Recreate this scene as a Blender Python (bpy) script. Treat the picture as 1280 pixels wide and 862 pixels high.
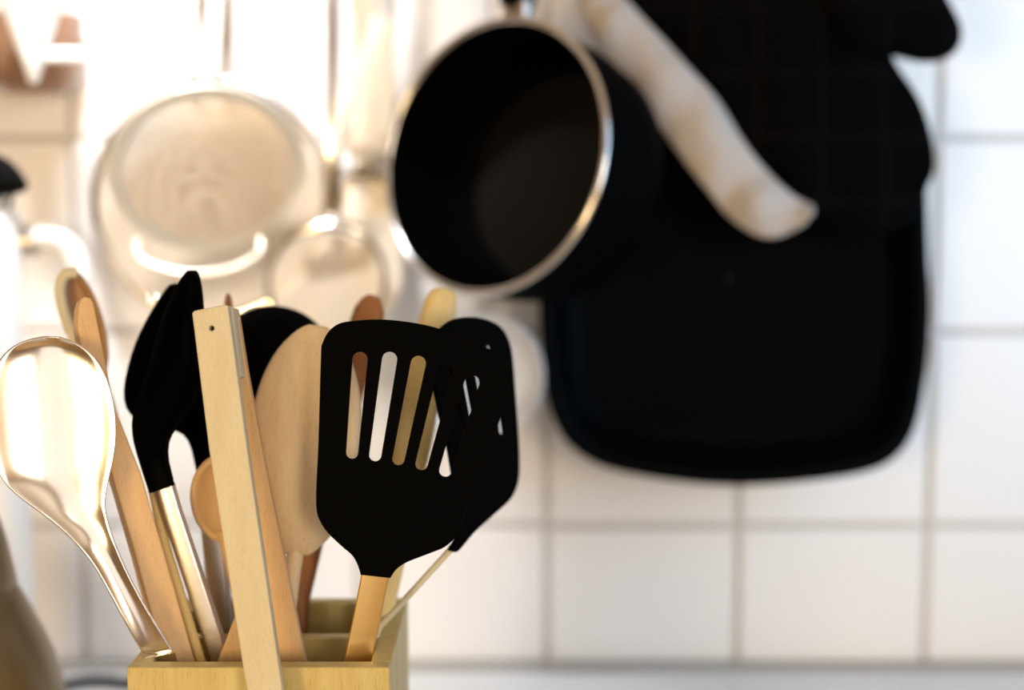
import bpy, bmesh, math, random
from mathutils import Vector, Matrix

random.seed(7)
scene = bpy.context.scene
for o in list(bpy.data.objects):
    bpy.data.objects.remove(o)
COL = scene.collection

# ------------------------------------------------------------------ camera
FPX = 1778.0                       # focal length in pixels of the 1280 wide frame (50 mm on 36 mm)
PITCH = math.radians(5.5)
COUNTER_Z = 0.90
CAM = Vector((0.0, -1.11, 1.265))
FWD = Vector((0, math.cos(PITCH), -math.sin(PITCH)))
RGT = Vector((1, 0, 0))
UPV = Vector((0, math.sin(PITCH), math.cos(PITCH)))

cam_d = bpy.data.cameras.new('camera')
cam_d.sensor_width = 36.0
cam_d.sensor_fit = 'HORIZONTAL'
cam_d.lens = 36.0 * FPX / 1280.0
cam_d.clip_start = 0.02
cam_d.dof.use_dof = True
cam_d.dof.focus_distance = 0.655
cam_d.dof.aperture_fstop = 2.7
cam_o = bpy.data.objects.new('camera', cam_d)
COL.objects.link(cam_o)
cam_o.location = CAM
cam_o.rotation_euler = (math.pi / 2 - PITCH, 0, 0)
scene.camera = cam_o

# ------------------------------------------------------------------ world, lights, exposure
w = bpy.data.worlds.new('world')
scene.world = w
w.use_nodes = True
w.node_tree.nodes['Background'].inputs[0].default_value = (0.55, 0.70, 1.0, 1)
w.node_tree.nodes['Background'].inputs[1].default_value = 0.6

def area(name, loc, target, sx, sy, power, color):
    l = bpy.data.lights.new(name, 'AREA')
    l.shape = 'RECTANGLE'; l.size = sx; l.size_y = sy
    l.energy = power; l.color = color
    o = bpy.data.objects.new(name, l); COL.objects.link(o)
    o.location = loc
    o.rotation_euler = (Vector(target) - Vector(loc)).to_track_quat('-Z', 'Y').to_euler()
    return o

# cool daylight through the small window in the short wall just right of the frame
win_l = area('window_daylight', (0.79, -0.45, 1.40), (0.30, 0.0, 1.30), 0.50, 0.62, 1.85, (0.30, 0.62, 1.0))
win_l.data.spread = math.radians(95)     # beam narrowed and aimed at the tiles to keep it off the utensils
# spot lamp under the wall cabinet, turned to the left part of the tiled wall
lamp = area('cabinet_lamp', (-0.26, -0.35, 1.68), (-0.24, 0.0, 1.31), 0.12, 0.05, 1.25, (0.95, 0.96, 1.0))
lamp.data.spread = math.radians(68)
# daylight from the tall window behind the photographer's right shoulder
area('garden_daylight', (1.10, -3.12, 1.42), (-0.1, 0.0, 1.20), 0.6, 1.1, 33, (1.0, 0.86, 0.67))
# added panel behind the camera: soft front fill, white reflection in the spoon
area('front_fill', (-0.05, -3.12, 1.25), (-0.1, 0.0, 1.20), 1.2, 2.0, 8, (1.0, 0.90, 0.80))
# table lamp behind the photographer's left elbow
area('table_lamp', (-0.60, -1.50, 1.20), (-0.12, -0.45, 1.12), 0.30, 0.30, 6.5, (1.0, 0.72, 0.36))

vs = scene.view_settings
scene.display_settings.display_device = 'sRGB'
vs.view_transform = 'Standard'
vs.look = 'None'
vs.exposure = 0.0
vs.gamma = 1.0
vs.use_curve_mapping = False
scene.cycles.use_denoising = True
scene.cycles.max_bounces = 8
scene.cycles.sample_clamp_indirect = 8.0

# ------------------------------------------------------------------ helpers: where a thing stands
def ray(px, py):
    return FWD + RGT * ((px - 640.0) / FPX) + UPV * ((431.0 - py) / FPX)

def at(px, py, D):                 # point at depth D
    return CAM + ray(px, py) * D

def at_y(px, py, Y):               # point on the plane y = Y
    d = ray(px, py)
    return CAM + d * ((Y - CAM.y) / d.y)

# ------------------------------------------------------------------ helpers: objects
def tag(o, label=None, cat=None, group=None, kind=None):
    if label: o['label'] = label
    if cat: o['category'] = cat
    if group: o['group'] = group
    if kind: o['kind'] = kind
    return o

def thing(name, loc, label, cat, group=None):
    o = bpy.data.objects.new(name, None)
    o.empty_display_size = 0.02
    COL.objects.link(o)
    o.location = Vector(loc)
    return tag(o, label, cat, group)

def world_loc(o):
    v = o.location.copy()
    while o.parent:
        o = o.parent; v += o.location
    return v

def link(name, me, mat, parent=None, smooth=35, origin=None):
    """mesh in world coordinates -> object (child of parent)"""
    if parent is not None:
        base = world_loc(parent); loc = Vector((0, 0, 0))
    else:
        if origin is None:
            xs = [v.co.x for v in me.vertices]; ys = [v.co.y for v in me.vertices]; zs = [v.co.z for v in me.vertices]
            origin = Vector(((min(xs) + max(xs)) / 2, (min(ys) + max(ys)) / 2, min(zs)))
        base = Vector(origin); loc = base
    me.transform(Matrix.Translation(-base))
    me.materials.clear()
    me.materials.append(mat)
    if smooth:
        for p in me.polygons: p.use_smooth = True
        me.set_sharp_from_angle(angle=math.radians(smooth))
    o = bpy.data.objects.new(name, me)
    COL.objects.link(o)
    o.location = loc
    o.parent = parent
    return o

def mesh_of(verts, faces):
    me = bpy.data.meshes.new('mesh')
    me.from_pydata([tuple(v) for v in verts], [], faces)
    me.validate()
    bm = bmesh.new(); bm.from_mesh(me)
    bmesh.ops.remove_doubles(bm, verts=bm.verts, dist=1e-7)
    bmesh.ops.recalc_face_normals(bm, faces=bm.faces)
    bm.to_mesh(me); bm.free()
    return me

def box(lo, hi, bev=0.0, seg=2):
    bm = bmesh.new()
    bmesh.ops.create_cube(bm, size=1.0)
    lo = Vector(lo); hi = Vector(hi)
    for v in bm.verts:
        v.co = Vector(((lo.x + hi.x) / 2 + v.co.x * (hi.x - lo.x), (lo.y + hi.y) / 2 + v.co.y * (hi.y - lo.y), (lo.z + hi.z) / 2 + v.co.z * (hi.z - lo.z)))
    if bev:
        bmesh.ops.bevel(bm, geom=bm.edges[:], offset=bev, segments=seg, affect='EDGES', profile=0.5)
    me = bpy.data.meshes.new('box'); bm.to_mesh(me); bm.free()
    return me

def rect_prof(wd, ht, r=0.25, n=3):
    pts = []
    rr = min(wd, ht) * r
    for cx, cy, a0 in ((1, 1, 0), (-1, 1, 90), (-1, -1, 180), (1, -1, 270)):
        for k in range(n + 1):
            a = math.radians(a0 + 90.0 * k / n)
            pts.append((cx * (wd / 2 - rr) + rr * math.cos(a), cy * (ht / 2 - rr) + rr * math.sin(a)))
    return pts

def oval_prof(wd, ht, n=14):
    return [(wd / 2 * math.cos(2 * math.pi * k / n), ht / 2 * math.sin(2 * math.pi * k / n)) for k in range(n)]

def smooth_path(pts, n=6):
    """Catmull-Rom through the points"""
    P = [Vector(p) for p in pts]
    if len(P) < 3: return P
    out = []
    for i in range(len(P) - 1):
        p0 = P[max(i - 1, 0)]; p1 = P[i]; p2 = P[i + 1]; p3 = P[min(i + 2, len(P) - 1)]
        for k in range(n):
            t = k / n
            out.append(0.5 * ((2 * p1) + (p2 - p0) * t + (2 * p0 - 5 * p1 + 4 * p2 - p3) * t * t + (3 * p1 - p0 - 3 * p2 + p3) * t ** 3))
    out.append(P[-1])
    return out

def sweep(path, profs, ref=(0, -1, 0), closed=False):
    """profile(s) along a path; a profile is a list of (side, normal) offsets"""
    path = [Vector(p) for p in path]
    n = len(path)
    if not isinstance(profs[0], list): profs = [profs] * n
    ref = Vector(ref)
    verts = []; faces = []
    m = len(profs[0])
    for i, p in enumerate(path):
        if closed:
            t = path[(i + 1) % n] - path[i - 1]
        else:
            t = path[min(i + 1, n - 1)] - path[max(i - 1, 0)]
        t.normalize()
        side = t.cross(ref)
        if side.length < 1e-5: side = t.cross(Vector((1, 0, 0)))
        side.normalize()
        nrm = side.cross(t).normalized()
        for a, b in profs[i]:
            verts.append(p + side * a + nrm * b)
    lim = n if closed else n - 1
    for i in range(lim):
        j = (i + 1) % n
        for k in range(m):
            k2 = (k + 1) % m
            faces.append((i * m + k, i * m + k2, j * m + k2, j * m + k))
    if not closed:
        faces.append(tuple(range(m - 1, -1, -1)))
        faces.append(tuple((n - 1) * m + k for k in range(m)))
    return mesh_of(verts, faces)

def tube(path, r, n=10, ref=(0, -1, 0), closed=False):
    rs = r if isinstance(r, list) else [r] * len(path)
    return sweep(path, [oval_prof(2 * q, 2 * q, n) for q in rs], ref, closed)

def frame(axis, ref=(0, 0, 1)):
    a = Vector(axis).normalized()
    r = Vector(ref); u = (r - a * r.dot(a))
    if u.length < 1e-4:
        r = Vector((1, 0, 0)); u = r - a * r.dot(a)
    u.normalize()
    return a, u, a.cross(u)

def lathe(profile, origin, axis=(0, 0, 1), seg=48, ref=(0, -1, 0)):
    a, u, v = frame(axis, ref)
    origin = Vector(origin)
    verts = []; faces = []
    for r, h in profile:
        for k in range(seg):
            t = 2 * math.pi * k / seg
            verts.append(origin + a * h + (u * math.cos(t) + v * math.sin(t)) * max(r, 1e-5))
    for i in range(len(profile) - 1):
        for k in range(seg):
            k2 = (k + 1) % seg
            faces.append((i * seg + k, i * seg + k2, (i + 1) * seg + k2, (i + 1) * seg + k))
    me = bpy.data.meshes.new('lathe')
    me.from_pydata([tuple(x) for x in verts], [], faces)
    bm = bmesh.new(); bm.from_mesh(me)
    bmesh.ops.remove_doubles(bm, verts=bm.verts, dist=3e-5)
    bmesh.ops.dissolve_degenerate(bm, edges=bm.edges, dist=1e-7)
    bmesh.ops.recalc_face_normals(bm, faces=bm.faces)
    bm.to_mesh(me); bm.free()
    return me

def ring_path(center, axis, r, n=64, ref=(0, 0, 1)):
    a, u, v = frame(axis, ref)
    return [Vector(center) + (u * math.cos(2 * math.pi * k / n) + v * math.sin(2 * math.pi * k / n)) * r for k in range(n)]

def smooth_poly(pts, n=4):
    """closed Catmull-Rom through 2d points"""
    out = []; m = len(pts)
    for i in range(m):
        p0, p1, p2, p3 = (Vector(pts[(i + d) % m]) for d in (-1, 0, 1, 2))
        for k in range(n):
            t = k / n
            out.append(0.5 * ((2 * p1) + (p2 - p0) * t + (2 * p0 - 5 * p1 + 4 * p2 - p3) * t * t + (3 * p1 - p0 - 3 * p2 + p3) * t ** 3))
    return [tuple(p) for p in out]

def capsule(x0, y0, r0, x1, y1, r1, n=8):
    """outline of a slot with round ends"""
    a = math.atan2(y1 - y0, x1 - x0)
    pts = [(x0 + r0 * math.cos(a + math.pi / 2 + math.pi * k / n), y0 + r0 * math.sin(a + math.pi / 2 + math.pi * k / n)) for k in range(n + 1)]
    pts += [(x1 + r1 * math.cos(a - math.pi / 2 + math.pi * k / n), y1 + r1 * math.sin(a - math.pi / 2 + math.pi * k / n)) for k in range(n + 1)]
    return pts

def plate(outline, holes, corners, thick, bev=0.0006, bend=None, cuts=24):
    """flat piece: outline and holes as seen, on the plane through three (px, py, D) corners, with thickness behind it"""
    A, B, Cc = (at(*c) for c in corners)
    n = (B - A).cross(Cc - A).normalized()
    if n.dot(FWD) > 0: n = -n                     # towards the viewer
    def hit(px, py):
        d = ray(px, py)
        return CAM + d * ((A - CAM).dot(n) / d.dot(n))
    u = (RGT - n * RGT.dot(n)).normalized(); v = n.cross(u)
    cu = bpy.data.curves.new('plate', 'CURVE')
    cu.dimensions = '2D'; cu.fill_mode = 'BOTH'
    cu.extrude = max(thick / 2 - bev, 1e-5); cu.bevel_depth = bev; cu.bevel_resolution = 1; cu.offset = -bev
    for poly in [outline] + list(holes):
        sp = cu.splines.new('POLY'); sp.points.add(len(poly) - 1); sp.use_cyclic_u = True
        for k, (px, py) in enumerate(poly):
            q = hit(px, py) - A
            sp.points[k].co = (q.dot(u), q.dot(v), 0, 1)
    co = bpy.data.objects.new('plate', cu); COL.objects.link(co)
    dg = bpy.context.evaluated_depsgraph_get()
    me = bpy.data.meshes.new_from_object(co.evaluated_get(dg))
    bpy.data.objects.remove(co); bpy.data.curves.remove(cu)
    if bend:
        bm = bmesh.new(); bm.from_mesh(me)
        ys = [q.co.y for q in bm.verts]; lo, hi = min(ys), max(ys)
        for k in range(1, cuts):
            y = lo + (hi - lo) * k / cuts
            bmesh.ops.bisect_plane(bm, geom=bm.verts[:] + bm.edges[:] + bm.faces[:], plane_co=(0, y, 0), plane_no=(0, 1, 0))
        for q in bm.verts:
            q.co.z += bend((q.co.y - lo) / (hi - lo), q.co.x)
        bm.to_mesh(me); bm.free()
    M = Matrix((( u.x, v.x, n.x, A.x - n.x * thick / 2), (u.y, v.y, n.y, A.y - n.y * thick / 2), (u.z, v.z, n.z, A.z - n.z * thick / 2), (0, 0, 0, 1)))
    me.transform(M)
    return me

def spoon_rows(rows, n=10, slope=0.0):
    """open shell from rows ((xl, yl), (xr, yr), D, dish): dish > 0 hollows away from the viewer"""
    verts = []; faces = []
    for (l, r, D, dish) in rows:
        for k in range(n + 1):
            s = -1 + 2.0 * k / n
            px = l[0] + (r[0] - l[0]) * (s + 1) / 2; py = l[1] + (r[1] - l[1]) * (s + 1) / 2
            verts.append(at(px, py, D + slope * (px - (l[0] + r[0]) / 2)) + FWD * dish * (1 - s * s))
    m = n + 1
    for i in range(len(rows) - 1):
        for k in range(n):
            faces.append((i * m + k, i * m + k + 1, (i + 1) * m + k + 1, (i + 1) * m + k))
    return mesh_of(verts, faces)

def oval_rows(top, bot, wl, wr, D0, D1, dish, n=12, tail=0.0):
    """rows of an oval head from its top pixel to its bottom pixel; wl / wr half widths in pixels"""
    rows = []
    ax = Vector((bot[0] - top[0], bot[1] - top[1])); L = ax.length; ax /= L
    sd = Vector((-ax.y, ax.x))
    if sd.x < 0: sd = -sd
    for i in range(n + 1):
        t = 0.5 - 0.5 * math.cos(math.pi * i / n)
        h = max(math.sqrt(max(0, 1 - (2 * t - 1) ** 2)), 0.03)
        if t > 0.5: h = max(h, tail)
        c = Vector(top) + ax * L * t
        l = c - sd * wl * h; r = c + sd * wr * h
        rows.append(((l.x, l.y), (r.x, r.y), D0 + (D1 - D0) * t, dish * h))
    return rows

def thicken(o, t, sub=1, offset=-1):
    if t:
        m = o.modifiers.new('solid', 'SOLIDIFY'); m.thickness = t; m.offset = offset
    if sub:
        s = o.modifiers.new('sub', 'SUBSURF'); s.levels = sub; s.render_levels = sub
    return o

def cushion(outline, center, D0, thick, bulge, rings=7, wrinkle=0.0, Dfun=None):
    """stuffed cloth piece with the traced outline: fat in the middle, thin at its hem"""
    verts = []; faces = []; m = len(outline)
    c = Vector(center)
    for side in (-1, 1):
        for i in range(rings + 1):
            f = 1.0 - i / (rings + 0.0)
            f = math.sin(f * math.pi / 2) if f < 1 else 1.0
            for k, p in enumerate(outline):
                q = c + (Vector(p) - c) * f
                h = math.sqrt(max(0.0, 1 - f ** 4))
                D = (Dfun(q.x, q.y) if Dfun else D0)
                wv = wrinkle * math.sin(q.x * 0.05 + q.y * 0.031 + side) * math.sin(q.y * 0.043 - q.x * 0.02) * (0.4 + h)
                verts.append(at(q.x, q.y, D) + FWD * side * (thick / 2 + bulge * h) + FWD * wv)
    R = rings + 1
    for s in range(2):
        for i in range(rings):
            for k in range(m):
                k2 = (k + 1) % m
                a = s * R * m
                faces.append((a + i * m + k, a + i * m + k2, a + (i + 1) * m + k2, a + (i + 1) * m + k))
    for k in range(m):
        k2 = (k + 1) % m
        faces.append((k, k2, R * m + k2, R * m + k))
    return mesh_of(verts, faces)

# ------------------------------------------------------------------ materials
def mat(name, col, rough=0.5, metal=0.0, spec=0.5, coat=0.0):
    m = bpy.data.materials.new(name); m.use_nodes = True
    b = m.node_tree.nodes['Principled BSDF']
    b.inputs['Base Color'].default_value = (*col, 1)
    b.inputs['Roughness'].default_value = rough
    b.inputs['Metallic'].default_value = metal
    b.inputs['Specular IOR Level'].default_value = spec
    b.inputs['Coat Weight'].default_value = coat
    return m

def node(m, typ, **kw):
    n = m.node_tree.nodes.new(typ)
    for k, v in kw.items():
        if k in n.inputs: n.inputs[k].default_value = v
        else: setattr(n, k, v)
    return n

def wood(name, c1, c2, rough=0.5, scale=1.0, rot=(0, 0, 0), spec=0.35, contrast=(0.3, 0.7), pores=0.10):
    """pale wood: long soft grain bands along z, fine short pores"""
    m = mat(name, c1, rough, 0, spec)
    L = m.node_tree.links.new; b = m.node_tree.nodes['Principled BSDF']
    tc = node(m, 'ShaderNodeTexCoord')
    mp = node(m, 'ShaderNodeMapping'); mp.inputs['Rotation'].default_value = rot
    mp.inputs['Scale'].default_value = (90 * scale, 90 * scale, 6 * scale)
    L(tc.outputs['Object'], mp.inputs['Vector'])
    nz = node(m, 'ShaderNodeTexNoise', Scale=1.0, Detail=4.0, Roughness=0.6)
    L(mp.outputs['Vector'], nz.inputs['Vector'])
    r = node(m, 'ShaderNodeValToRGB')
    r.color_ramp.elements[0].position = contrast[0]; r.color_ramp.elements[0].color = (*c2, 1)
    r.color_ramp.elements[1].position = contrast[1]; r.color_ramp.elements[1].color = (*c1, 1)
    L(nz.outputs['Fac'], r.inputs['Fac'])
    mp2 = node(m, 'ShaderNodeMapping'); mp2.inputs['Rotation'].default_value = rot
    mp2.inputs['Scale'].default_value = (1500, 1500, 160)
    L(tc.outputs['Object'], mp2.inputs['Vector'])
    nz2 = node(m, 'ShaderNodeTexNoise', Scale=1.0, Detail=2.0)
    L(mp2.outputs['Vector'], nz2.inputs['Vector'])
    r2 = node(m, 'ShaderNodeValToRGB')
    r2.color_ramp.elements[0].position = 0.30; r2.color_ramp.elements[0].color = (1 - 3 * pores, 1 - 3.5 * pores, 1 - 4 * pores, 1)
    r2.color_ramp.elements[1].position = 0.45; r2.color_ramp.elements[1].color = (1, 1, 1, 1)
    L(nz2.outputs['Fac'], r2.inputs['Fac'])
    mx = node(m, 'ShaderNodeMixRGB', blend_type='MULTIPLY'); mx.inputs['Fac'].default_value = 1.0
    L(r.outputs['Color'], mx.inputs['Color1']); L(r2.outputs['Color'], mx.inputs['Color2'])
    L(mx.outputs['Color'], b.inputs['Base Color'])
    bp = node(m, 'ShaderNodeBump', Strength=0.15, Distance=0.0004)
    L(nz2.outputs['Fac'], bp.inputs['Height']); L(bp.outputs['Normal'], b.inputs['Normal'])
    return m

M = {}
M['tile'] = mat('white_glazed_tile', (0.86, 0.825, 0.79), 0.35, 0, 0.4)
def uneven(m, scale, dist, strength=0.3):
    tc = node(m, 'ShaderNodeTexCoord'); nz = node(m, 'ShaderNodeTexNoise', Scale=scale, Detail=3.0)
    bp = node(m, 'ShaderNodeBump', Strength=strength, Distance=dist)
    L = m.node_tree.links.new
    L(tc.outputs['Object'], nz.inputs['Vector']); L(nz.outputs['Fac'], bp.inputs['Height'])
    L(bp.outputs['Normal'], m.node_tree.nodes['Principled BSDF'].inputs['Normal'])
uneven(M['tile'], 9, 0.002, 0.2)
M['grout'] = mat('beige_grout', (0.60, 0.56, 0.51), 0.9, 0, 0.2); uneven(M['grout'], 400, 0.0005)
M['counter'] = mat('pale_worktop', (0.80, 0.80, 0.80), 0.35); uneven(M['counter'], 200, 0.0002)
M['plaster'] = mat('warm_plaster', (0.42, 0.31, 0.21), 0.9, 0, 0.2); uneven(M['plaster'], 60, 0.001)
M['floor'] = wood('brown_floor_boards', (0.62, 0.42, 0.20), (0.50, 0.32, 0.14), 0.5, 0.1, rot=(math.pi / 2, 0, 0))
M['white_paint'] = mat('white_paint', (0.8, 0.8, 0.78), 0.5); uneven(M['white_paint'], 80, 0.0005)
M['steel'] = mat('polished_steel', (0.90, 0.87, 0.83), 0.17, 1.0); uneven(M['steel'], 25, 0.0006, 0.15)
M['brushed'] = mat('brushed_steel', (0.66, 0.62, 0.58), 0.32, 1.0); uneven(M['brushed'], 300, 0.0003, 0.2)
M['gold_reflection'] = mat('steel_painted_reflection', (0.92, 0.66, 0.28), 0.30, 1.0); uneven(M['gold_reflection'], 200, 0.0002, 0.15)  # steel handle; golden reflection of the warm room put into the base colour
M['wire'] = mat('tinned_wire', (0.90, 0.81, 0.67), 0.45, 0.5); uneven(M['wire'], 300, 0.0002, 0.1)
M['tinned'] = mat('pale_tinned_steel', (0.84, 0.79, 0.68), 0.4, 0.35); uneven(M['tinned'], 200, 0.0002, 0.1)
M['mesh'] = mat('fine_wire_mesh', (0.78, 0.69, 0.56), 0.5, 0.5); uneven(M['mesh'], 200, 0.0002, 0.1)
M['dark_metal'] = mat('dark_bronze_metal', (0.24, 0.19, 0.14), 0.4, 0.8); uneven(M['dark_metal'], 200, 0.0002, 0.1)
M['beech_pale'] = wood('pale_cherry', (0.93, 0.74, 0.48), (0.84, 0.62, 0.36), 0.5, pores=0.04)
M['nylon'] = mat('black_nylon', (0.0014, 0.0014, 0.0015), 0.6, 0, 0.015); uneven(M['nylon'], 900, 0.0002, 0.25)
M['pan'] = mat('black_nonstick', (0.001, 0.001, 0.0011), 0.7, 0, 0.02); uneven(M['pan'], 500, 0.0002, 0.2)
M['pan_floor'] = mat('grey_black_coating', (0.007, 0.006, 0.0045), 0.45, 0, 0.10); uneven(M['pan_floor'], 500, 0.0002, 0.2)
M['cast'] = mat('black_cast_iron', (0.0005, 0.0010, 0.0014), 0.5, 0, 0.03); uneven(M['cast'], 300, 0.0004, 0.3)
M['enamel'] = mat('white_enamel', (0.86, 0.88, 0.92), 0.2); uneven(M['enamel'], 30, 0.0003, 0.1)
M['porcelain'] = mat('white_porcelain', (0.90, 0.89, 0.86), 0.18); uneven(M['porcelain'], 30, 0.0003, 0.1)
M['olive'] = mat('olive_grey_metal', (0.22, 0.17, 0.10), 0.36, 0.6); uneven(M['olive'], 120, 0.0003, 0.2)
M['back_strip'] = mat('grey_strip', (0.42, 0.40, 0.36), 0.7); uneven(M['back_strip'], 300, 0.0002)
M['rubber'] = mat('black_rubber', (0.002, 0.002, 0.002), 0.6, 0, 0.06); uneven(M['rubber'], 300, 0.0002)
M['beech'] = wood('pale_beech', (0.72, 0.66, 0.48), (0.64, 0.56, 0.37), 0.5, pores=0.03)
M['beech_warm'] = wood('warm_beech', (0.78, 0.54, 0.30), (0.68, 0.43, 0.21), 0.5, pores=0.04)
M['bamboo'] = wood('bamboo', (0.66, 0.55, 0.24), (0.56, 0.43, 0.16), 0.42, 1.6, pores=0.05)
M['yellow_wood'] = wood('yellow_boxwood', (0.84, 0.68, 0.34), (0.76, 0.58, 0.25), 0.5, pores=0.04)
M['red_wood'] = wood('reddish_wood', (0.40, 0.17, 0.06), (0.26, 0.10, 0.035), 0.5)
M['brown_wood'] = wood('brown_wood', (0.42, 0.24, 0.12), (0.30, 0.16, 0.08), 0.55)
M['copper_brown'] = mat('brown_glaze', (0.26, 0.14, 0.08), 0.35); uneven(M['copper_brown'], 60, 0.0004)
# black plaid cotton
def plaid():
    m = mat('black_plaid_cotton', (0.004, 0.004, 0.004), 0.95, 0, 0.05)
    L = m.node_tree.links.new; b = m.node_tree.nodes['Principled BSDF']
    tc = node(m, 'ShaderNodeTexCoord'); out = None
    for d in ('X', 'Z'):
        wv = node(m, 'ShaderNodeTexWave', wave_type='BANDS', bands_direction=d, Scale=7.0, Distortion=0.6)
        L(tc.outputs['Object'], wv.inputs['Vector'])
        r = node(m, 'ShaderNodeValToRGB')
        r.color_ramp.elements[0].position = 0.93; r.color_ramp.elements[0].color = (0.0008, 0.0008, 0.0009, 1)
        r.color_ramp.elements[1].position = 0.99; r.color_ramp.elements[1].color = (0.0030, 0.0020, 0.0014, 1)
        L(wv.outputs['Fac'], r.inputs['Fac'])
        if out is None: out = r.outputs['Color']
        else:
            mx = node(m, 'ShaderNodeMixRGB', blend_type='LIGHTEN'); mx.inputs['Fac'].default_value = 1.0
            L(out, mx.inputs['Color1']); L(r.outputs['Color'], mx.inputs['Color2']); out = mx.outputs['Color']
    L(out, b.inputs['Base Color'])
    return m
M['plaid'] = plaid()
M['lining'] = mat('cream_cotton_lining', (0.47, 0.41, 0.36), 0.95, 0, 0.1)
uneven(M['lining'], 28, 0.012, 0.6)

# ------------------------------------------------------------------ the setting
def structure(name, me, m, smooth=0, origin=None):
    return tag(link(name, me, m, None, smooth, origin), kind='structure')

X0, X1, Y0, Y1, Z1 = -1.7, 1.46, -3.2, 0.0, 2.5
floor = structure('floor', box((X0, Y0, -0.05), (X1, 0.15, 0.0)), M['floor'])
ceil = structure('ceiling', box((X0, Y0, Z1), (X1, 0.15, Z1 + 0.05)), M['white_paint'])
structure('wall_left', box((X0 - 0.1, Y0, 0), (X0, 0.15, Z1)), M['plaster'])
structure('wall_front', box((X0, Y0 - 0.1, 0), (X1, Y0, Z1)), M['plaster'])
structure('wall_far_right', box((X1, Y0, 0), (X1 + 0.1, -1.0, Z1)), M['plaster'])
XR = 0.76
def wall_right():
    bm = bmesh.new()
    for lo, hi in (((XR, -1.0, 0), (XR + 0.1, 0.15, 1.06)), ((XR, -1.0, 1.74), (XR + 0.1, 0.15, Z1)), ((XR, -1.0, 1.06), (XR + 0.1, -0.75, 1.74)), ((XR, -0.15, 1.06), (XR + 0.1, 0.15, 1.74)), ((XR + 0.1, -1.0, 0), (X1 + 0.1, -0.9, Z1))):
        b = box(lo, hi); bm.from_mesh(b)
    me = bpy.data.meshes.new('wall'); bm.to_mesh(me); bm.free(); return me
structure('wall_right', wall_right(), M['plaster'])
win = bpy.data.objects.new('window_1', None); COL.objects.link(win); win.location = (XR + 0.05, -0.45, 1.06); win['kind'] = 'structure'
for lo, hi, nm in (((XR + .04, -0.75, 1.06), (XR + .08, -0.72, 1.74), 'window_frame'), ((XR + .04, -0.18, 1.06), (XR + .08, -0.15, 1.74), 'window_frame'),
                   ((XR + .04, -0.72, 1.06), (XR + .08, -0.18, 1.09), 'window_sill'), ((XR + .04, -0.72, 1.71), (XR + .08, -0.18, 1.74), 'window_frame')):
    link(nm, box(lo, hi, 0.004), M['white_paint'], win, 0)

# tiled wall: grout bed and one object per tile
wall = structure('wall_back', box((X0, 0.004, 0), (XR, 0.15, Z1)), M['grout'], origin=(0, 0, 0))
vx = [at_y(p, 415, 0.0).x for p in (-625, -385, -145, 95, 335, 444, 684, 926, 1166, 1406, 1646)] + [XR - 0.001]
zj = [at_y(640, p, 0.0).z for p in (657, 415, 173)]
pz = (zj[2] - zj[0]) / 2
vz = [COUNTER_Z, zj[0], zj[1], zj[2], zj[2] + pz, zj[2] + 2 * pz, zj[2] + 3 * pz]
G = 0.0028
cache = {}
for i in range(len(vx) - 1):
    for j in range(len(vz) - 1):
        wd = vx[i + 1] - vx[i] - 2 * G; ht = vz[j + 1] - vz[j] - 2 * G
        key = (round(wd, 4), round(ht, 4))
        if key not in cache:
            me = box((-wd / 2, 0, -ht / 2), (wd / 2, 0.008, ht / 2), 0.0014, 1)
            me.materials.append(M['tile']); cache[key] = me
        o = bpy.data.objects.new('tile', cache[key]); COL.objects.link(o)
        o.parent = wall
        o.location = ((vx[i] + vx[i + 1]) / 2, 0.0005 * random.random(), (vz[j] + vz[j + 1]) / 2)
        o.rotation_euler = (random.uniform(-.003, .003), 0, random.uniform(-.003, .003))

# worktop
ct = tag(link('worktop', box((-1.2, -0.64, COUNTER_Z - 0.04), (0.755, -0.004, COUNTER_Z), 0.003), M['counter'], None, 0),
         'pale grey worktop running along the tiled wall', 'worktop')
cb = tag(link('base_cabinet', box((-1.18, -0.60, 0.0), (0.75, -0.02, COUNTER_Z - 0.04), 0.003), M['white_paint'], None, 0),
         'white base cabinet under the worktop', 'cabinet')
st = tag(link('worktop_strip', box((-1.2, -0.016, COUNTER_Z), (0.755, -0.0025, COUNTER_Z + 0.004), 0.0012), M['back_strip'], None, 0),  # thin grey strip along the back edge of the worktop
         'thin grey strip where the worktop meets the tiles', 'strip')

# ------------------------------------------------------------------ the utensil block
BY0 = at(320, 834, 0.650).y        # front face
BX0 = at(158, 834, 0.650).x; BX1 = at(487, 834, 0.650).x
RIM = at(320, 834, 0.650).z
BY1 = BY0 + 0.117
T = 0.0095
blk = thing('utensil_holder', ((BX0 + BX1) / 2, (BY0 + BY1) / 2, COUNTER_Z), 'square bamboo utensil holder crammed with cooking tools', 'utensil holder')
link('front_panel', box((BX0, BY0, COUNTER_Z), (BX1, BY0 + T, RIM), 0.0010), M['bamboo'], blk, 0)
link('back_panel', box((BX0, BY1 - T, COUNTER_Z), (BX1, BY1, RIM), 0.0010), M['bamboo'], blk, 0)
link('side_panel', box((BX0, BY0 + T, COUNTER_Z), (BX0 + T, BY1 - T, RIM), 0.0008), M['bamboo'], blk, 0)
link('side_panel', box((BX1 - T, BY0 + T, COUNTER_Z), (BX1, BY1 - T, RIM), 0.0008), M['bamboo'], blk, 0)
YD = (BY0 + BY1) / 2 + 0.004
link('divider', box((BX0 + T, YD - 0.004, COUNTER_Z + T), (BX1 - T, YD + 0.004, RIM - 0.004), 0.0008), M['bamboo'], blk, 0)
link('base', box((BX0 + T, BY0 + T, COUNTER_Z), (BX1 - T, BY1 - T, COUNTER_Z + T), 0.0), M['bamboo'], blk, 0)
ZB = COUNTER_Z + T + 0.001         # inside floor

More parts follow.
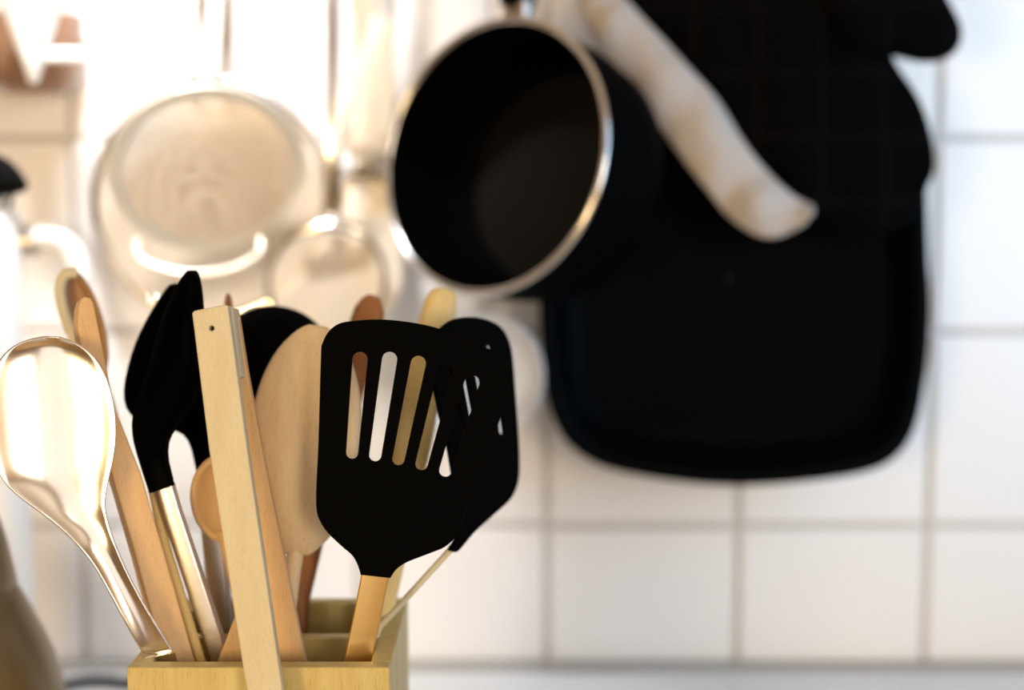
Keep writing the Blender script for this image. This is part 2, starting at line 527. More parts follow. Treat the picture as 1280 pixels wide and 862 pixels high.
def foot(px, D, z=None):           # point on the holder's inside floor under pixel column px
    p = at(px, 826, D)
    return Vector((min(max(p.x, BX0 + T + .008), BX1 - T - .008), p.y, z or ZB + 0.004))

def utensil(name, foot_pt, label, cat, group='cooking tools in the bamboo holder'):
    return thing(name, foot_pt, label, cat, group)

# --- front slotted spatula
f = foot(446, 0.685)
sp = utensil('slotted_spatula', f, 'black slotted spatula with wide flat blade at the front of the holder', 'spatula')
outl = [(448, 707), (441, 694), (427, 682), (410, 666), (401, 653), (396, 640), (395, 615), (398, 549), (401, 444), (403, 429), (410, 415), (422, 405), (440, 401), (474, 399),
        (509, 402), (544, 409), (579, 422), (607, 434), (626, 444), (636, 457), (640, 471), (636, 486), (628, 514), (614, 556), (596, 600), (585, 631), (576, 656), (568, 672), (556, 683),
        (542, 689), (523, 696), (506, 703), (495, 711), (488, 721), (451, 717)]
outl = [tuple(p) for p in smooth_path(outl[-1:] + outl[:-1], 3)]
slots = [capsule(450, 449, 9.5, 440, 566, 7.5), capsule(487, 449, 9.5, 469, 569, 7.6), capsule(523, 454, 9.5, 498, 574, 7.6), capsule(557, 464, 9.5, 527, 580, 7.8), capsule(590, 478, 9.5, 557, 588, 8.0)]
def sp_bend(t, x):
    k = max(0.0, 0.34 - t) / 0.34
    return 0.003 * k * k
link('blade', plate(outl, slots, ((396, 640, 0.664), (636, 457, 0.668), (403, 429, 0.662)), 0.0022, 0.0005, sp_bend), M['nylon'], sp, 30)
hp = [at(470, 715, 0.6675), at(459, 770, 0.6700), at(447.5, 826, 0.6725), at(442, 852, 0.6737), f]
link('handle', sweep(hp, rect_prof(0.0131, 0.0026, 0.4), ref=(0.12, -1, 0)), M['gold_reflection'], sp, 40)

# --- second slotted spatula, turned edge-on behind the first
f = foot(430, 0.695)
s2 = utensil('slotted_spatula', f, 'black slotted spatula turned nearly edge-on behind the front one, thin tan handle', 'spatula')
o2 = [(554, 408.6), (568, 399), (589, 396), (609, 399), (625, 407), (635, 421), (641, 443), (645, 492), (649, 549), (650, 589), (646, 610), (637, 626), (617, 644), (593, 666), (577, 685), (570, 690),
      (563, 686), (571, 672), (574, 640), (567, 592), (560, 552), (552, 521), (543, 478), (538, 445), (542, 422)]
h2 = [capsule(563, 462, 1.6, 581, 542, 1.6), capsule(578, 454, 2.5, 594, 538, 2.5), capsule(593, 446, 2.6, 611, 536, 2.6), capsule(612, 434, 2.6, 628, 540, 2.4)]
link('blade', plate(smooth_poly(o2, 3), h2, ((570, 690, 0.700), (540, 430, 0.690), (645, 520, 0.745)), 0.0022, 0.0005), M['nylon'], s2, 30)
link('handle', tube([at(567, 682, 0.7012), at(562, 688, 0.6998), at(476, 782, 0.697), at(472, 790, 0.697), f], 0.0016, 10), M['beech'], s2)

# --- wooden tongs straddling the front rim
f = Vector((at(330, 870, 0.632).x, BY0 - 0.014, at(330, 870, 0.636).z - 0.02))
tg = utensil('wooden_tongs', f, 'pale beech tongs astride the front rim of the holder, small hole at the top', 'tongs')
fa = [(240, 391), (243, 388), (281, 380.5), (285, 382), (309, 560), (353, 862), (359, 905), (317, 905), (305, 842), (261, 560)]
hole = [(264.5 + 3.2 * math.cos(k * math.pi / 6), 410 + 3.2 * math.sin(k * math.pi / 6)) for k in range(12)]
link('front_arm', plate(fa, [hole], ((240, 390, 0.640), (285, 382, 0.641), (320, 862, 0.6345)), 0.0098, 0.0008), M['beech'], tg, 30)
jt = [(246, 392), (249, 389.5), (287, 382), (290.5, 384), (294.5, 420), (301, 470), (258, 478), (252, 430)]
link('spacer', plate(jt, [], ((246, 392, 0.6500), (290, 384, 0.651), (295, 470, 0.6488)), 0.0150, 0.0006), M['beech'], tg, 30)
ra = [(252, 394), (292, 386), (297, 388), (310, 470), (332, 585), (382, 826), (398, 905), (240, 905), (272, 826), (293, 772), (300, 745), (297, 690), (280, 560)]
link('rear_arm', plate(ra, [], ((252, 394, 0.6655), (292, 386, 0.6665), (330, 826, 0.680)), 0.0085, 0.0008), M['beech_warm'], tg, 30)

# --- steel serving spoon at the left
f = foot(232, 0.672)
ss = utensil('serving_spoon', f, 'polished steel serving spoon with a large oval bowl leaning left', 'spoon')
rows = []
L_ = [(62, 420), (28, 424), (4, 440), (-9, 462), (-14, 490), (-15, 520), (-13, 550), (-7, 580), (3, 603), (22, 621), (48, 639), (78, 662), (100, 685), (118, 708), (134, 737), (152, 771), (178, 818)]
R_ = [(70, 420), (98, 428), (120, 445), (133, 466), (140, 490), (145, 515), (146, 543), (144, 568), (138, 592), (133, 615), (131, 634), (136, 655), (143, 676), (152, 699), (166, 728), (183, 759), (222, 823)]
dish = [0, .0025, .004, .005, .0056, .006, .006, .0056, .005, .0042, .0034, .0028, .002, .002, .0015, .0012, .001]
Ds = [.655, .6545, .654, .6535, .653, .6525, .652, .652, .652, .652, .6525, .654, .654, .655, .657, .659, .664]
for a, b, d, D in zip(L_, R_, dish, Ds):
    rows.append((a, b, D, d))
link_o = link('bowl', spoon_rows(rows, 12, 0.00007), M['steel'], ss, 0)
for p in link_o.data.polygons: p.use_smooth = True
thicken(link_o, 0.0016, 2, 0)
link('stem', sweep([at(200, 818, 0.6635), at(205, 832, 0.666), f], rect_prof(0.014, 0.0018, .4)), M['steel'], ss, 40)

# --- flat wooden stirrer with a dark side, leaning left
f = foot(250, 0.683)
wd1 = utensil('wooden_stirrer', f, 'warm beech stick with a chamfered tip leaning left behind the steel spoon', 'stirrer')
o3 = [(98, 384), (101, 374), (106, 370.5), (113, 372), (117, 378), (130, 440), (142, 505), (176, 590), (216, 727), (244, 826), (262, 890), (232, 890), (190, 770), (170, 695), (141, 596), (118, 520), (104, 450), (97, 410)]
link('shaft', plate(o3, [], ((98, 384, 0.668), (117, 378, 0.671), (230, 826, 0.676)), 0.017, 0.0009), M['beech_warm'], wd1, 30)

# --- thin round rod
f = foot(268, 0.680)
rod = utensil('wooden_rod', f, 'thin yellowish wooden rod between the stirrer and the steel handles', 'rod')
link('shaft', tube([at(186, 590, 0.694), at(207, 682, 0.69), at(251, 826, 0.685), f], 0.0024, 12), M['yellow_wood'], rod)

# --- two black nylon spoons with steel handles
f = foot(300, 0.690)
na = utensil('nylon_spoon', f, 'tall black nylon spoon with a fine bright rim, black ferrule on steel handle', 'spoon')
rowsA = [((236, 338), (244, 337.5), .690, 0), ((228, 345), (249, 346), .690, .004), ((215, 368), (253, 372), .690, .008), ((204, 394), (254, 400), .690, .011), ((194, 425), (255, 430), .690, .013), ((186, 458), (254, 462), .690, .013),
         ((173, 490), (249, 490), .689, .012), ((164, 518), (237, 517), .688, .009), ((164, 543), (219, 534), .687, .006), ((170, 566), (209, 550), .687, .004), ((178, 590), (209, 577), .686, .003), ((186, 617), (219, 604), .686, .001)]
a_ = link('bowl', spoon_rows(rowsA, 10), M['nylon'], na, 0)
for p in a_.data.polygons: p.use_smooth = True
thicken(a_, 0.0024, 1, 0)
link('ferrule', sweep([at(190, 572, .687), at(196, 590, .687), at(203, 611, .687)], [rect_prof(.008, .005, .4), rect_prof(.0118, .007, .4), rect_prof(.0128, .0075, .4)]), M['nylon'], na, 40)
link('handle', sweep([at(205, 606, .688), at(214, 637, .688), at(262, 780, .690), at(277, 826, .692), f], rect_prof(.0105, .0052, .45)), M['brushed'], na, 40)

f = foot(318, 0.725)
nb = utensil('nylon_spoon', f, 'blurred black nylon spoon half hidden behind the sharper black spoon', 'spoon')
rowsB = [((213, 355), (219, 353), .722, 0), ((203, 367), (236, 366), .722, .004), ((189, 388), (248, 388), .722, .008), ((175, 412), (258, 415), .722, .010), ((163, 442), (266, 448), .722, .012), ((154, 476), (272, 482), .722, .012),
         ((153, 500), (276, 508), .722, .011), ((160, 520), (279, 530), .722, .008), ((185, 530), (281, 545), .722, .005), ((222, 535), (282, 556), .722, .003), ((236, 548), (282, 566), .722, .002), ((242, 574), (282, 582), .722, .001), ((247, 600), (282, 604), .722, .001)]
b_ = link('bowl', spoon_rows(rowsB, 10), M['nylon'], nb, 0)
for p in b_.data.polygons: p.use_smooth = True
thicken(b_, 0.0022, 1, 0)
link('handle', sweep([at(263, 590, .724), at(266, 660, .724), at(274, 745, .726), f], rect_prof(.012, .005, .45)), M['brushed'], nb, 40)

# --- big pale wooden spoon (back of the bowl)
f = foot(345, 0.70)
ws = utensil('wooden_spoon', f, 'broad pale wooden spoon, bowl back showing between tongs and spatula', 'spoon')
rws = oval_rows((397, 410), (372, 690), 73, 68, 0.700, 0.706, -0.010, 14, 0.16)
w_ = link('bowl', spoon_rows(rws, 10), M['beech_pale'], ws, 0)
for p in w_.data.polygons: p.use_smooth = True
thicken(w_, 0.006, 1, 0)
link('handle', tube([at(378, 640, .703), at(366, 710, .705), at(352, 826, .705), f], 0.0042, 14), M['beech_pale'], ws)

# --- small wooden spoon, hollow side showing
f = foot(325, 0.700)
w3 = utensil('wooden_spoon', f, 'small round wooden spoon with brown hollow, half hidden behind the tongs', 'spoon')
c_ = link('bowl', spoon_rows(oval_rows((270, 573), (280, 674), 38, 38, 0.698, 0.698, 0.007, 10, 0.16), 10), M['beech_warm'], w3, 0)
for p in c_.data.polygons: p.use_smooth = True
thicken(c_, 0.004, 1, 0)
link('handle', tube([at(279, 662, .699), at(300, 745, .700), f], 0.0036, 12), M['beech_warm'], w3)

# --- blurred wooden spoon at the far left
f = foot(262, 0.735)
w4 = utensil('wooden_spoon', f, 'wooden spoon with a dark hollow, rising behind the left stirrer', 'spoon')
d_ = link('bowl', spoon_rows(oval_rows((87, 339), (124, 470), 18, 23, 0.762, 0.758, 0.008, 10, 0.3), 8), M['brown_wood'], w4, 0)
for p in d_.data.polygons: p.use_smooth = True
thicken(d_, 0.003, 1, 0)
ov = smooth_path([at(96, 341, .758), at(82, 343, .757), at(75, 360, .757), at(80, 390, .757), at(95, 430, .757), at(112, 468, .757)], 5)
link('rim', tube(ov, 0.0030, 10), M['beech'], w4)
link('handle', tube([at(118, 455, .757), at(150, 560, .752), at(225, 770, .742), f], 0.0042, 12), M['beech'], w4)

# --- black ladle
f = foot(335, 0.735)
ld = utensil('ladle', f, 'black round ladle with a soft highlight, behind the tongs', 'ladle')
prof = [(0.0005, -0.030), (0.010, -0.0285), (0.019, -0.024), (0.026, -0.016), (0.030, -0.006), (0.0315, 0.004), (0.0300, 0.004), (0.0285, -0.006), (0.0245, -0.015), (0.018, -0.022), (0.0095, -0.0265), (0.0005, -0.028)]
lc = at(342, 452, 0.775)
link('bowl', lathe(prof, lc, Vector((-0.1, 0.75, 0.25)), 40), M['nylon'], ld, 60)
link('handle', sweep(smooth_path([lc + Vector((0, 0.012, -0.028)), at(338, 560, .765), at(336, 745, .742), f], 6), rect_prof(.010, .004, .4)), M['nylon'], ld, 40)

# --- reddish brown wooden spoon handle (tip shows above the front spatula)
f = foot(355, 0.735)
rb = utensil('wooden_stick', f, 'dark reddish wooden stick, its orange tip showing above the front spatula', 'stick')
ptsr = [at(467, 369, .765), at(465, 376, .765), at(462, 388, .764), at(456, 410, .763), at(394, 668, .750), at(374, 752, .742), f]
link('shaft', sweep(ptsr, [rect_prof(.006, .004, .5), rect_prof(.012, .006, .5), rect_prof(.0165, .008, .45), rect_prof(.0175, .009, .4), rect_prof(.0105, .009, .4), rect_prof(.0105, .009, .4), rect_prof(.0105, .009, .4)]), M['red_wood'], rb, 40)

# --- yellow wooden stick
f = foot(440, 0.735)
yw = utensil('wooden_stick', f, 'pale yellow wooden stick with rounded end, seen through the spatula slots', 'stick')
ptsy = [at(556, 361, .752), at(555, 366, .752), at(551, 380, .752), at(546, 405, .752), at(514, 560, .745), at(472, 745, .738), f]
link('shaft', sweep(ptsy, [rect_prof(.008, .005, .5), rect_prof(.0145, .009, .5), rect_prof(.0175, .011, .4), rect_prof(.019, .012, .35), rect_prof(.0195, .012, .3), rect_prof(.0195, .012, .3), rect_prof(.012, .010, .3)], ref=(0.25, -1, 0)), M['yellow_wood'], yw, 40)

# --- thin brown skewer whose tip shows over the tongs
f = foot(320, 0.740)
sk = utensil('skewer', f, 'thin brown skewer tip poking up just right of the tongs top', 'skewer')
link('shaft', tube([at(285, 367, .740), at(285.5, 376, .740), at(300, 560, .738), at(318, 745, .736), f], [0.0008, 0.0020, 0.0018, 0.0018, 0.0018], 10), M['red_wood'], sk)

# ------------------------------------------------------------------ hanging things on the wall
RAILZ = 1.52; RAILY = -0.050
rl = thing('hanging_rail', (0, RAILY, RAILZ), 'steel hanging rail on the tiled wall above the pans', 'rail')
link('bar', tube([(-0.62, RAILY, RAILZ), (0.0, RAILY, RAILZ), (0.62, RAILY, RAILZ)], 0.006, 16, (0, 0, 1)), M['brushed'], rl)
for x in (-0.56, 0.56):
    link('bracket', tube([(x, RAILY, RAILZ), (x, 0.0, RAILZ)], 0.005, 12, (0, 0, 1)), M['brushed'], rl)

def hook_end(p, r=0.0085):
    """path of a hook that bends over the rail, starting at p just below it"""
    c = Vector((p.x, RAILY, RAILZ))
    return [c + Vector((0, -r * math.cos(a), r * math.sin(a))) for a in [math.radians(q) for q in (-30, 0, 45, 90, 135, 180)]]

# --- saucepan
RC = at(611, 194, 0.958)           # centre of the open rim
ax = Vector((0.600, 0.775, -0.18)).normalized()   # from rim towards the base
R0 = 0.0945; HP = 0.089
pan = thing('saucepan', RC, 'black saucepan with shiny steel rim hanging with its mouth to the viewer', 'saucepan', 'pans hanging on the wall')
outer = [(R0 + .0005, 0.002), (R0, 0.006), (R0 - .001, 0.03), (R0 - .002, 0.055), (R0 - .006, HP - 0.008), (R0 - .013, HP - .001), (R0 - 0.03, HP), (0.0, HP)]
inner = [(R0 - .0025, 0.002), (R0 - .0035, 0.01), (R0 - .005, 0.05), (R0 - .010, HP - .012), (R0 - .018, HP - .006), (0.0, HP - .006)]
link('body', lathe(outer, RC, ax, 72), M['pan'], pan, 50)
link('inside', lathe(inner[:-1], RC, ax, 72), M['pan'], pan, 50)
link('inside_floor', lathe([(R0 - .018, HP - .006), (R0 * 0.5, HP - .006), (0.0, HP - .006)], RC, ax, 72), M['pan_floor'], pan, 50)
a_, u_, v_ = frame(ax)
link('rim', sweep(ring_path(RC + ax * 0.002, ax, R0 - 0.0012, 96), oval_prof(0.0048, 0.0042, 10), ref=ax, closed=True), M['steel'], pan, 60)
hu = u_.copy()                     # up, in the plane of the rim
hb = RC + ax * 0.014 + hu * (R0 - 0.002)
link('bracket', sweep([hb, hb + hu * 0.008 - ax * .001, hb + hu * 0.016 - ax * .002], rect_prof(0.022, 0.010, .3), ref=-ax), M['brushed'], pan, 40)
ht = Vector((hb.x + 0.004, RAILY - 0.010, RAILZ - 0.004))
link('handle', sweep(smooth_path([hb + hu * 0.012 - ax * .002, hb + hu * 0.035 - ax * .001, hb.lerp(ht, .65) , ht, ht + Vector((0, 0, 0.02))], 5), rect_prof(0.025, 0.013, .35), ref=(0.5, -1, 0)), M['pan'], pan, 40)

# --- grill pan
gp = thing('grill_pan', at_y(918, 601, -0.03), 'large square black grill pan with ridged floor hanging on the tiles', 'grill pan', 'pans hanging on the wall')
GD = 1.052
go = [(677, 380), (680, 440), (687, 495), (702, 535), (725, 561), (765, 581), (845, 596), (920, 601.5), (1000, 597), (1075, 586), (1115, 568), (1140, 533), (1152, 480), (1158, 430), (1160, 375), (1157, 320), (1154, 220),
      (1146, 160), (1122, 128), (1080, 112), (1000, 102), (920, 98), (840, 102), (770, 112), (720, 130), (695, 165), (682, 230), (677, 300)]
cx, cy = 918.0, 350.0
go = [(cx + (x - cx) * 1.014, cy + (y - cy) * 1.02) for x, y in smooth_poly(go, 3)]
def inset(poly, k): return [(cx + (x - cx) * k, cy + (y - cy) * k) for x, y in poly]
gi = inset(go, 0.93); gf = inset(go, 0.80)
cor = ((700, 150, GD), (1140, 150, GD), (918, 590, GD))
def grill_body():
    verts = []; faces = []; m = len(go)
    layers = [(go, GD), (inset(go, 0.985), GD - 0.0015), (inset(go, 0.945), GD - 0.0015), (gi, GD), (inset(go, 0.885), GD + 0.012), (inset(go, 0.835), GD + 0.021), (gf, GD + 0.024), (inset(go, .4), GD + .0245), (inset(go, 0.02), GD + 0.025),
              ]
    back = [(inset(go, 0.02), GD + 0.031), (inset(go, 0.86), GD + 0.031), (inset(go, 0.95), GD + 0.022), (inset(go, 0.99), GD + 0.008)]
    lay = layers + back
    for poly, D in lay:
        for x, y in poly: verts.append(at(x, y, GD) + Vector((0, 1, 0)) * (D - GD))
    n = len(lay)
    for i in range(n):
        j = (i + 1) % n
        for k in range(m):
            k2 = (k + 1) % m
            faces.append((i * m + k, i * m + k2, j * m + k2, j * m + k))
    return mesh_of(verts, faces)
link('body', grill_body(), M['cast'], gp, 40)
pl = at(735, 300, GD); pr = at(1100, 300, GD)
rm = sweep([Vector((pl.x, 0, 0)), Vector((pr.x, 0, 0))], rect_prof(0.0034, 0.004, .45), ref=(0, -1, 0)); rm.materials.append(M['cast'])
gl = world_loc(gp)
for k in range(34):
    y_ = 165 + k * 11.2
    p = at(735, y_, GD) + Vector((0, 0.0225, 0))
    r_ = bpy.data.objects.new('ridge', rm); COL.objects.link(r_); r_.parent = gp
    r_.location = Vector((0, p.y, p.z)) - gl
hp0 = at(918, 112, GD) + Vector((0, 0.012, 0))
link('handle', sweep(smooth_path([hp0, at(918, 70, GD), Vector((hp0.x, RAILY - .012, RAILZ - .03)), Vector((hp0.x, RAILY - .012, RAILZ + .02))], 5), rect_prof(0.030, 0.010, .4)), M['cast'], gp, 40)

# --- oven mitt over the grill pan
mitt = thing('oven_mitt', at(980, 290, 1.02), 'black plaid padded oven mitt with cream lining hanging over the grill pan', 'oven mitt')
mo = [(752, -70), (776, -8), (809, 33), (849, 78), (890, 121), (926, 178), (963, 224), (1000, 258), (1040, 282), (1090, 290), (1130, 284), (1152, 262), (1156, 240), (1168, 206), (1161, 160), (1143, 115), (1118, 78), (1108, 40), (1100, -30), (1080, -80), (930, -95)]
link('palm', cushion(smooth_poly(mo, 3), (975, 110), 1.012, 0.004, 0.012, 8, 0.003), M['plaid'], mitt, 60)
to = [(1020, -70), (1120, -62), (1165, -30), (1188, 8), (1201, 38), (1196, 62), (1178, 75), (1150, 77), (1118, 70), (1080, 68), (1040, 40)]
link('thumb', cushion(smooth_poly(to, 3), (1110, 5), 1.000, 0.004, 0.012, 7, 0.001), M['plaid'], mitt, 60)
lo_ = [(742, -40), (775, -25), (786, 6), (815, 36), (853, 78), (893, 121), (929, 179), (966, 224), (992, 247), (1016, 261), (1008, 275), (990, 290), (963, 297), (936, 291), (899, 257), (859, 205), (818, 150), (790, 112), (762, 80), (745, 40)]
def lining():
    # a padded band following its own centre line
    up = [(750, -40), (772, -10), (786, 6), (815, 36), (853, 78), (893, 121), (929, 179), (966, 224), (992, 246), (1017, 262)]
    dn = [(715, -30), (728, 10), (742, 48), (770, 90), (805, 132), (845, 187), (884, 238), (915, 274), (960, 297), (1006, 276)]
    rows = []
    U = smooth_path([(x, y) for x, y in up], 4); V = smooth_path([(x, y) for x, y in dn], 4)
    for k, (a, b) in enumerate(zip(U, V)):
        rows.append((tuple(a), tuple(b), 1.000 + 0.0022 * math.sin(k * 1.25) * math.sin(k * 0.31), -0.009 - 0.003 * math.sin(k * 0.9 + 1)))
    return spoon_rows(rows, 10)
ln = link('lining', lining(), M['lining'], mitt, 0)
for p in ln.data.polygons: p.use_smooth = True
thicken(ln, 0.006, 2, 0)
link('hanging_loop', tube(smooth_path([at(930, -88, 1.012), at(930, -120, 1.03)] + hook_end(at(930, -100, 1.05), 0.0075), 3), 0.002, 8), M['plaid'], mitt)

# --- sieves
def sieve(name, c, axis, r, band, bowl_depth, label, cells, handle_px, D, foot_loop):
    s = thing(name, c - Vector((0, 0, r)), label, 'sieve', 'sieves hanging on the wall')
    a, u, v = frame(axis)
    link('rim', sweep(ring_path(c, a, r, 80), rect_prof(band, 0.0035, .4), ref=a, closed=True), M['steel'] if r > 0.08 else M['tinned'], s, 50)
    verts = []; faces = []; idx = {}
    for i in range(-cells, cells + 1):
        for j in range(-cells, cells + 1):
            x = i / cells; y = j / cells
            if x * x + y * y <= 1.0:
                idx[(i, j)] = len(verts)
                verts.append(c + (u * x + v * y) * r * .985 + a * bowl_depth * (1 - (x * x + y * y)))
    for (i, j) in idx:
        q = [(i, j), (i + 1, j), (i + 1, j + 1), (i, j + 1)]
        if all(t in idx for t in q): faces.append(tuple(idx[t] for t in q))
    mo_ = link('mesh_bowl', mesh_of(verts, faces), M['mesh'], s, 0)
    mo_['kind'] = 'stuff'
    wf = mo_.modifiers.new('wire', 'WIREFRAME'); wf.thickness = 0.0013; wf.use_even_offset = False
    for px in handle_px:
        p0 = c + (u * 0.985 * r); p0 = Vector((at(px, 100, D).x, p0.y, p0.z))
        tp = Vector((p0.x, RAILY - 0.008, RAILZ - 0.006))
        link('handle_wire', tube(smooth_path([p0, p0.lerp(tp, .5), tp] + hook_end(tp)[1:], 4), 0.0026, 8), M['dark_metal'], s)
    if foot_loop:
        link('rest_loop', tube(smooth_path([at(*q) for q in foot_loop], 5), 0.0024, 10), M['wire'], s)
    return s
c1 = at(264, 250, 1.060)
sieve('sieve', c1, Vector((0.05, 1, -0.10)), 0.0875, 0.0085, 0.022, 'large round sieve hanging behind the smaller one', 42, (262, 291), 1.06, None)
c2 = at(261, 214, 1.010)
sieve('sieve', c2, Vector((-0.24, 0.80, 0.58)), 0.0650, 0.0095, 0.022, 'smaller round sieve with pale rim and two wire handle', 36, (260, 293), 1.02,
      [(172, 300, 1.01), (174, 322, 1.005), (205, 336, 1.0), (245, 342, 1.0), (290, 336, 1.0), (322, 318, 1.005), (326, 298, 1.01)])

# --- steel skimmer with round flat head
sc_ = at(408, 352, 1.045)
sm = thing('skimmer', sc_ - Vector((0, 0, 0.045)), 'shiny steel skimmer with round head hanging beside the sieves', 'skimmer')
sax = Vector((0.10, 1, -0.25)).normalized()
def mesh_disc(c, axis, r, depth, cells):
    a, u, v = frame(axis); verts = []; faces = []; idx = {}
    for i in range(-cells, cells + 1):
        for j in range(-cells, cells + 1):
            x = i / cells; y = j / cells
            if x * x + y * y <= 1.0:
                idx[(i, j)] = len(verts); verts.append(c + (u * x + v * y) * r + a * depth * (1 - x * x - y * y))
    for (i, j) in idx:
        q = [(i, j), (i + 1, j), (i + 1, j + 1), (i, j + 1)]
        if all(t in idx for t in q): faces.append(tuple(idx[t] for t in q))
    return mesh_of(verts, faces)
hd = link('mesh_head', mesh_disc(sc_, sax, 0.0432, 0.006, 24), M['wire'], sm, 0)
hd['kind'] = 'stuff'
wf = hd.modifiers.new('wire', 'WIREFRAME'); wf.thickness = 0.0011; wf.use_even_offset = False
link('rim', sweep(ring_path(sc_, sax, 0.0435, 64), oval_prof(.0042, .0042, 8), ref=sax, closed=True), M['dark_metal'], sm, 60)  # steel ring; its dark reflection is put into the dark metal
link('collar', tube(smooth_path([at(368, 294, 1.034), at(395, 285, 1.031), at(425, 283, 1.031), at(452, 291, 1.034)], 4), 0.0062, 12), M['steel'], sm)  # polished piece added as the bright highlight along the ring's top
tp = Vector((at(416, 50, 1.03).x, RAILY - 0.010, RAILZ - 0.006))
link('handle', sweep(smooth_path([sc_ + Vector((0.004, -.002, 0.042)), at(416, 230, 1.030), at(417, 165, 1.022), at(417, 60, 1.020), tp] + hook_end(tp)[1:], 5),
     rect_prof(0.0125, 0.004, .5)), M['steel'], sm, 40)

# --- balloon whisk
wk = thing('whisk', at(455, 208, 1.045), 'slim wire balloon whisk hanging between skimmer and saucepan', 'whisk')
wt = at(477, 22, 1.042); wb = at(456, 206, 1.045)
ax_w = (wt - wb)
for k in range(11):
    a = math.pi * k / 11
    d = Vector((math.cos(a), math.sin(a), 0))
    pts = []
    for i in range(17):
        t = i / 16.0                       # one wire: down one side, round the end, up the other side
        h = abs(2 * t - 1)                 # 1 at the handle, 0 at the end
        sgn = 1 if t < .5 else -1
        rr = 0.0205 * math.sqrt(max(0, 1 - (1 - min(h / .30, 1)) ** 2)) * (1 - 0.72 * max(0, h - .25) / .75)
        pts.append(wb + ax_w * h + d * sgn * rr)
    link('wire', tube(pts, 0.0010, 6, (0.3, -1, 0.2)), M['wire'], wk)
tp = Vector((wt.x + .003, RAILY - 0.008, RAILZ - 0.012))
link('handle', tube(smooth_path([wt - Vector((0, 0, .006)), wt + Vector((0, 0, .012)), wt.lerp(tp, .5), tp], 4), [0.0065] * 13, 14), M['brushed'], wk)
link('hanging_loop', tube(hook_end(tp), 0.0016, 8), M['wire'], wk)

# --- steel press under the whisk
pb = at(456, 222, 1.070)
pr_ = thing('kitchen_press', at(460, 400, 1.070), 'pale steel tool with round rivets on a crossbar, below the whisk', 'kitchen tool')
link('crossbar', sweep([at(413, 218, 1.068), at(455, 216, 1.068), at(498, 230, 1.066)], rect_prof(.006, .004, .4)), M['dark_metal'], pr_, 40)
for px, py in ((415, 217), (452, 213), (497, 231)):
    link('rivet', lathe([(0.0, -0.006), (0.004, -0.0055), (0.0055, -0.003), (0.0055, 0.004), (0.0, 0.004)], at(px, py, 1.062), (0, 1, 0), 20), M['dark_metal'], pr_, 50)
bl = [(428, 226), (482, 228), (492, 262), (500, 300), (505, 335), (496, 372), (476, 398), (455, 402), (440, 385), (434, 340), (430, 280)]
link('blade', plate(smooth_poly(bl, 3), [], ((428, 226, 1.074), (482, 226, 1.074), (460, 400, 1.076)), 0.0022, 0.0006), M['wire'], pr_, 30)
tp = Vector((pb.x, RAILY + 0.004, RAILZ - 0.006))
link('strap', sweep([at(455, 240, 1.077), at(455, 150, 1.078), Vector((pb.x, RAILY + .0085, RAILZ - .01)), Vector((pb.x, RAILY + .0085, RAILZ + .012))], rect_prof(0.016, 0.002, .4)), M['wire'], pr_, 40)

# --- white enamel skimmer showing right of the spatulas
ec = at(601, 469, 1.010)
en = thing('enamel_spoon', ec - Vector((0, 0, .047)), 'white enamel disc-shaped spoon hanging below the saucepan', 'skimmer')
link('head', lathe([(0.0440, -0.003), (0.0450, -0.0015), (0.0440, 0.0), (0.035, 0.006), (0.018, 0.0095), (0.0, 0.0105), (0.0, 0.0085), (0.018, 0.0075), (0.035, 0.004)], ec, (0, 1, -0.05), 56), M['enamel'], en, 60)
hz = ec.z + .012
link('handle', sweep([Vector((ec.x, ec.y + .006, hz)), Vector((ec.x, -0.016, hz + .012)), Vector((ec.x, -0.0042, hz + .03)), Vector((ec.x, -0.0042, RAILZ - .05)), Vector((ec.x, RAILY + .0095, RAILZ - .006)), Vector((ec.x, RAILY + .0095, RAILZ + .014))], rect_prof(.012, .003, .4)), M['enamel'], en, 40)

# --- white dripper cone with square handle and brown bowl, top left
dc = at(38, 104, 0.985)
dr = thing('white_dripper', dc, 'white cone shaped cup with a straight handle hanging at the top left', 'cup')
link('cone', lathe([(0.001, 0), (0.0035, 0.002), (0.010, 0.022), (0.017, 0.042), (0.021, 0.058), (0.0225, 0.064), (0.021, 0.064), (0.016, 0.042), (0.009, 0.022), (0.001, 0.006)], at(42, 106, 0.985), (0, 0, 1), 40), M['porcelain'], dr, 60)
link('handle', sweep([at(48, 69, 0.985), at(80, 69, 0.985), at(98, 69, 0.985), at(105, 69, 0.985)], [rect_prof(0.010, 0.008, .45)] * 3 + [rect_prof(0.006, 0.005, .45)]), M['porcelain'], dr, 40)
tp = Vector((at(40, 0, 0.985).x, RAILY - .008, RAILZ - .01))
link('hanging_wire', tube([at(40, 20, 0.985), tp] + hook_end(tp)[1:], 0.0014, 8), M['wire'], dr)
bw = thing('brown_bowl', at(44, 118, 1.065), 'brown glazed bowl cut off by the left edge, behind the white cone', 'bowl')
link('bowl', lathe([(0.0, 0), (0.022, 0.001), (0.031, 0.008), (0.036, 0.024), (0.037, 0.058), (0.035, 0.058), (0.034, 0.025), (0.029, 0.012), (0.0, 0.004)], at(44, 118, 1.064), (0, -0.05, 1), 44), M['copper_brown'], bw, 60)
tp = Vector((at(44, 0, 1.07).x, RAILY + .006, RAILZ - .01))
link('hanging_wire', tube([at(44, 40, 1.095), tp, tp + Vector((0, 0, .016))], 0.0014, 8), M['wire'], bw)

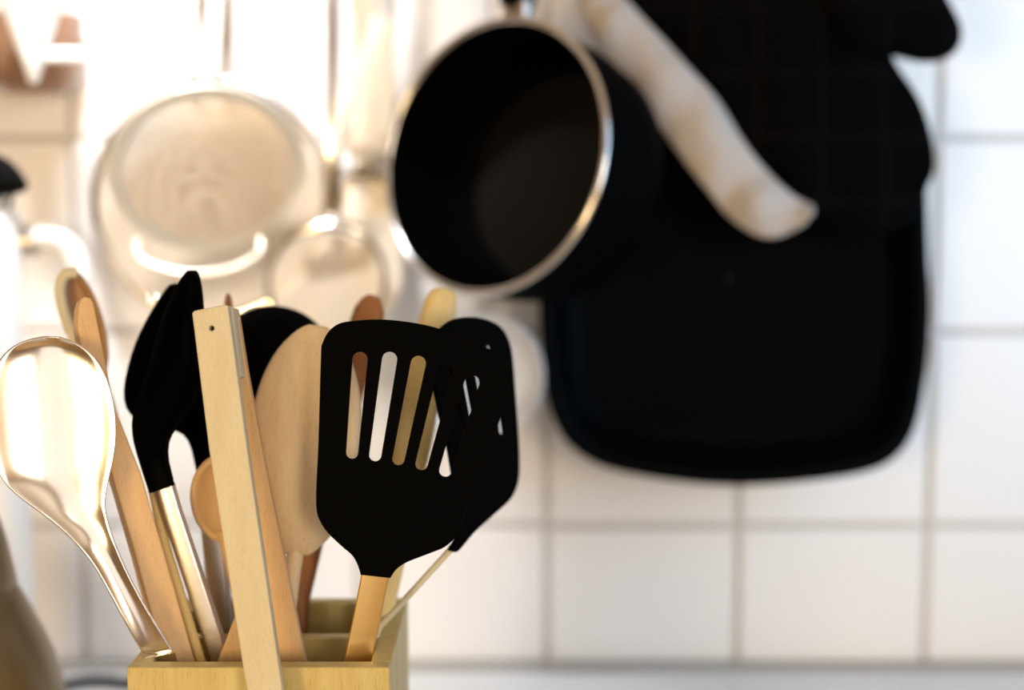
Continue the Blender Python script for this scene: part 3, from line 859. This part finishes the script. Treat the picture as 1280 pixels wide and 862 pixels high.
# --- pale column with black top and white bent spout, left edge
tpb = at(-8, 470, 0.98)
col = thing('spout_dispenser', Vector((tpb.x, tpb.y, COUNTER_Z)), 'pale column with black top and white bent spout at the left edge', 'dispenser')
zt = at(0, 262, .98).z
link('column', lathe([(0.0, 0), (0.030, 0), (0.031, 0.006), (0.024, 0.02), (0.0215, 0.04), (0.0215, zt - COUNTER_Z - .004), (0.019, zt - COUNTER_Z), (0.0, zt - COUNTER_Z)], (tpb.x, tpb.y, COUNTER_Z), (0, 0, 1), 40), M['porcelain'], col, 50)
link('collar', lathe([(0.009, 0), (0.0115, 0.001), (0.0115, 0.008), (0.009, 0.009)], at(30, 301, .975), (1, 0, 0), 28), M['brushed'], col, 50)
link('spout', tube(smooth_path([at(26, 301, .975), at(50, 298, .973), at(72, 300, .97), at(88, 311, .968), at(97, 330, .966), at(101, 350, .966)], 6), 0.0078, 16), M['porcelain'], col)
link('black_top', cushion(smooth_poly([(-40, 205), (-20, 192), (0, 194), (18, 206), (31, 224), (33, 234), (24, 241), (0, 246), (-30, 250), (-45, 230)], 3), (-8, 222), .955, 0.004, 0.010, 6), M['rubber'], col, 60)
for px in (-16, 2, 14):
    link('pin', tube([at(px, 240, .962), at(px - 4, 268, .972)], 0.0022, 8), M['rubber'], col)

# --- olive grey bottle at the lower left
bt = at(-52, 862, 0.78)
bo = thing('bottle', Vector((bt.x, bt.y, COUNTER_Z)), 'olive grey metal bottle with a seam, cut off by the lower left edge', 'bottle')
z1 = at(-40, 735, .78).z - COUNTER_Z; z2 = at(-40, 640, .78).z - COUNTER_Z
k_ = .78 / FPX
link('body', lathe([(0.0, 0), (0.055, 0), (0.058, 0.004), (0.0585, 0.03), (127 * k_, z1 - 127 * k_), (117 * k_, z1 - 90 * k_), (105 * k_, z1 - 60 * k_), (91 * k_, z1 - 30 * k_), (78 * k_, z1 - 4 * k_), (74 * k_, z1 - 1 * k_)], (bt.x, bt.y, COUNTER_Z), (0, 0, 1), 56), M['olive'], bo, 50)
link('neck', lathe([(72 * k_, z1 - 2 * k_), (75 * k_, z1 + 3 * k_), (72 * k_, z1 + 20 * k_), (64 * k_, z1 + 60 * k_), (54 * k_, z2), (40 * k_, z2 + 30 * k_), (30 * k_, z2 + 50 * k_), (0, z2 + 54 * k_)], (bt.x, bt.y, COUNTER_Z), (0, 0, 1), 56), M['olive'], bo, 50)

# --- black cable lying on the worktop behind the block
cz = COUNTER_Z + 0.0042
def on_top(px, py):
    d = ray(px, py); return CAM + d * ((cz - CAM.z) / d.z)
cab = tag(link('cable', tube(smooth_path([on_top(40, 868), on_top(80, 856), on_top(115, 850.5), on_top(155, 853), on_top(230, 862), on_top(330, 866)], 6), 0.004, 10, (0, 0, 1)), M['rubber'], None, 60),
          'black cable curving across the worktop left of the utensil holder', 'cable')
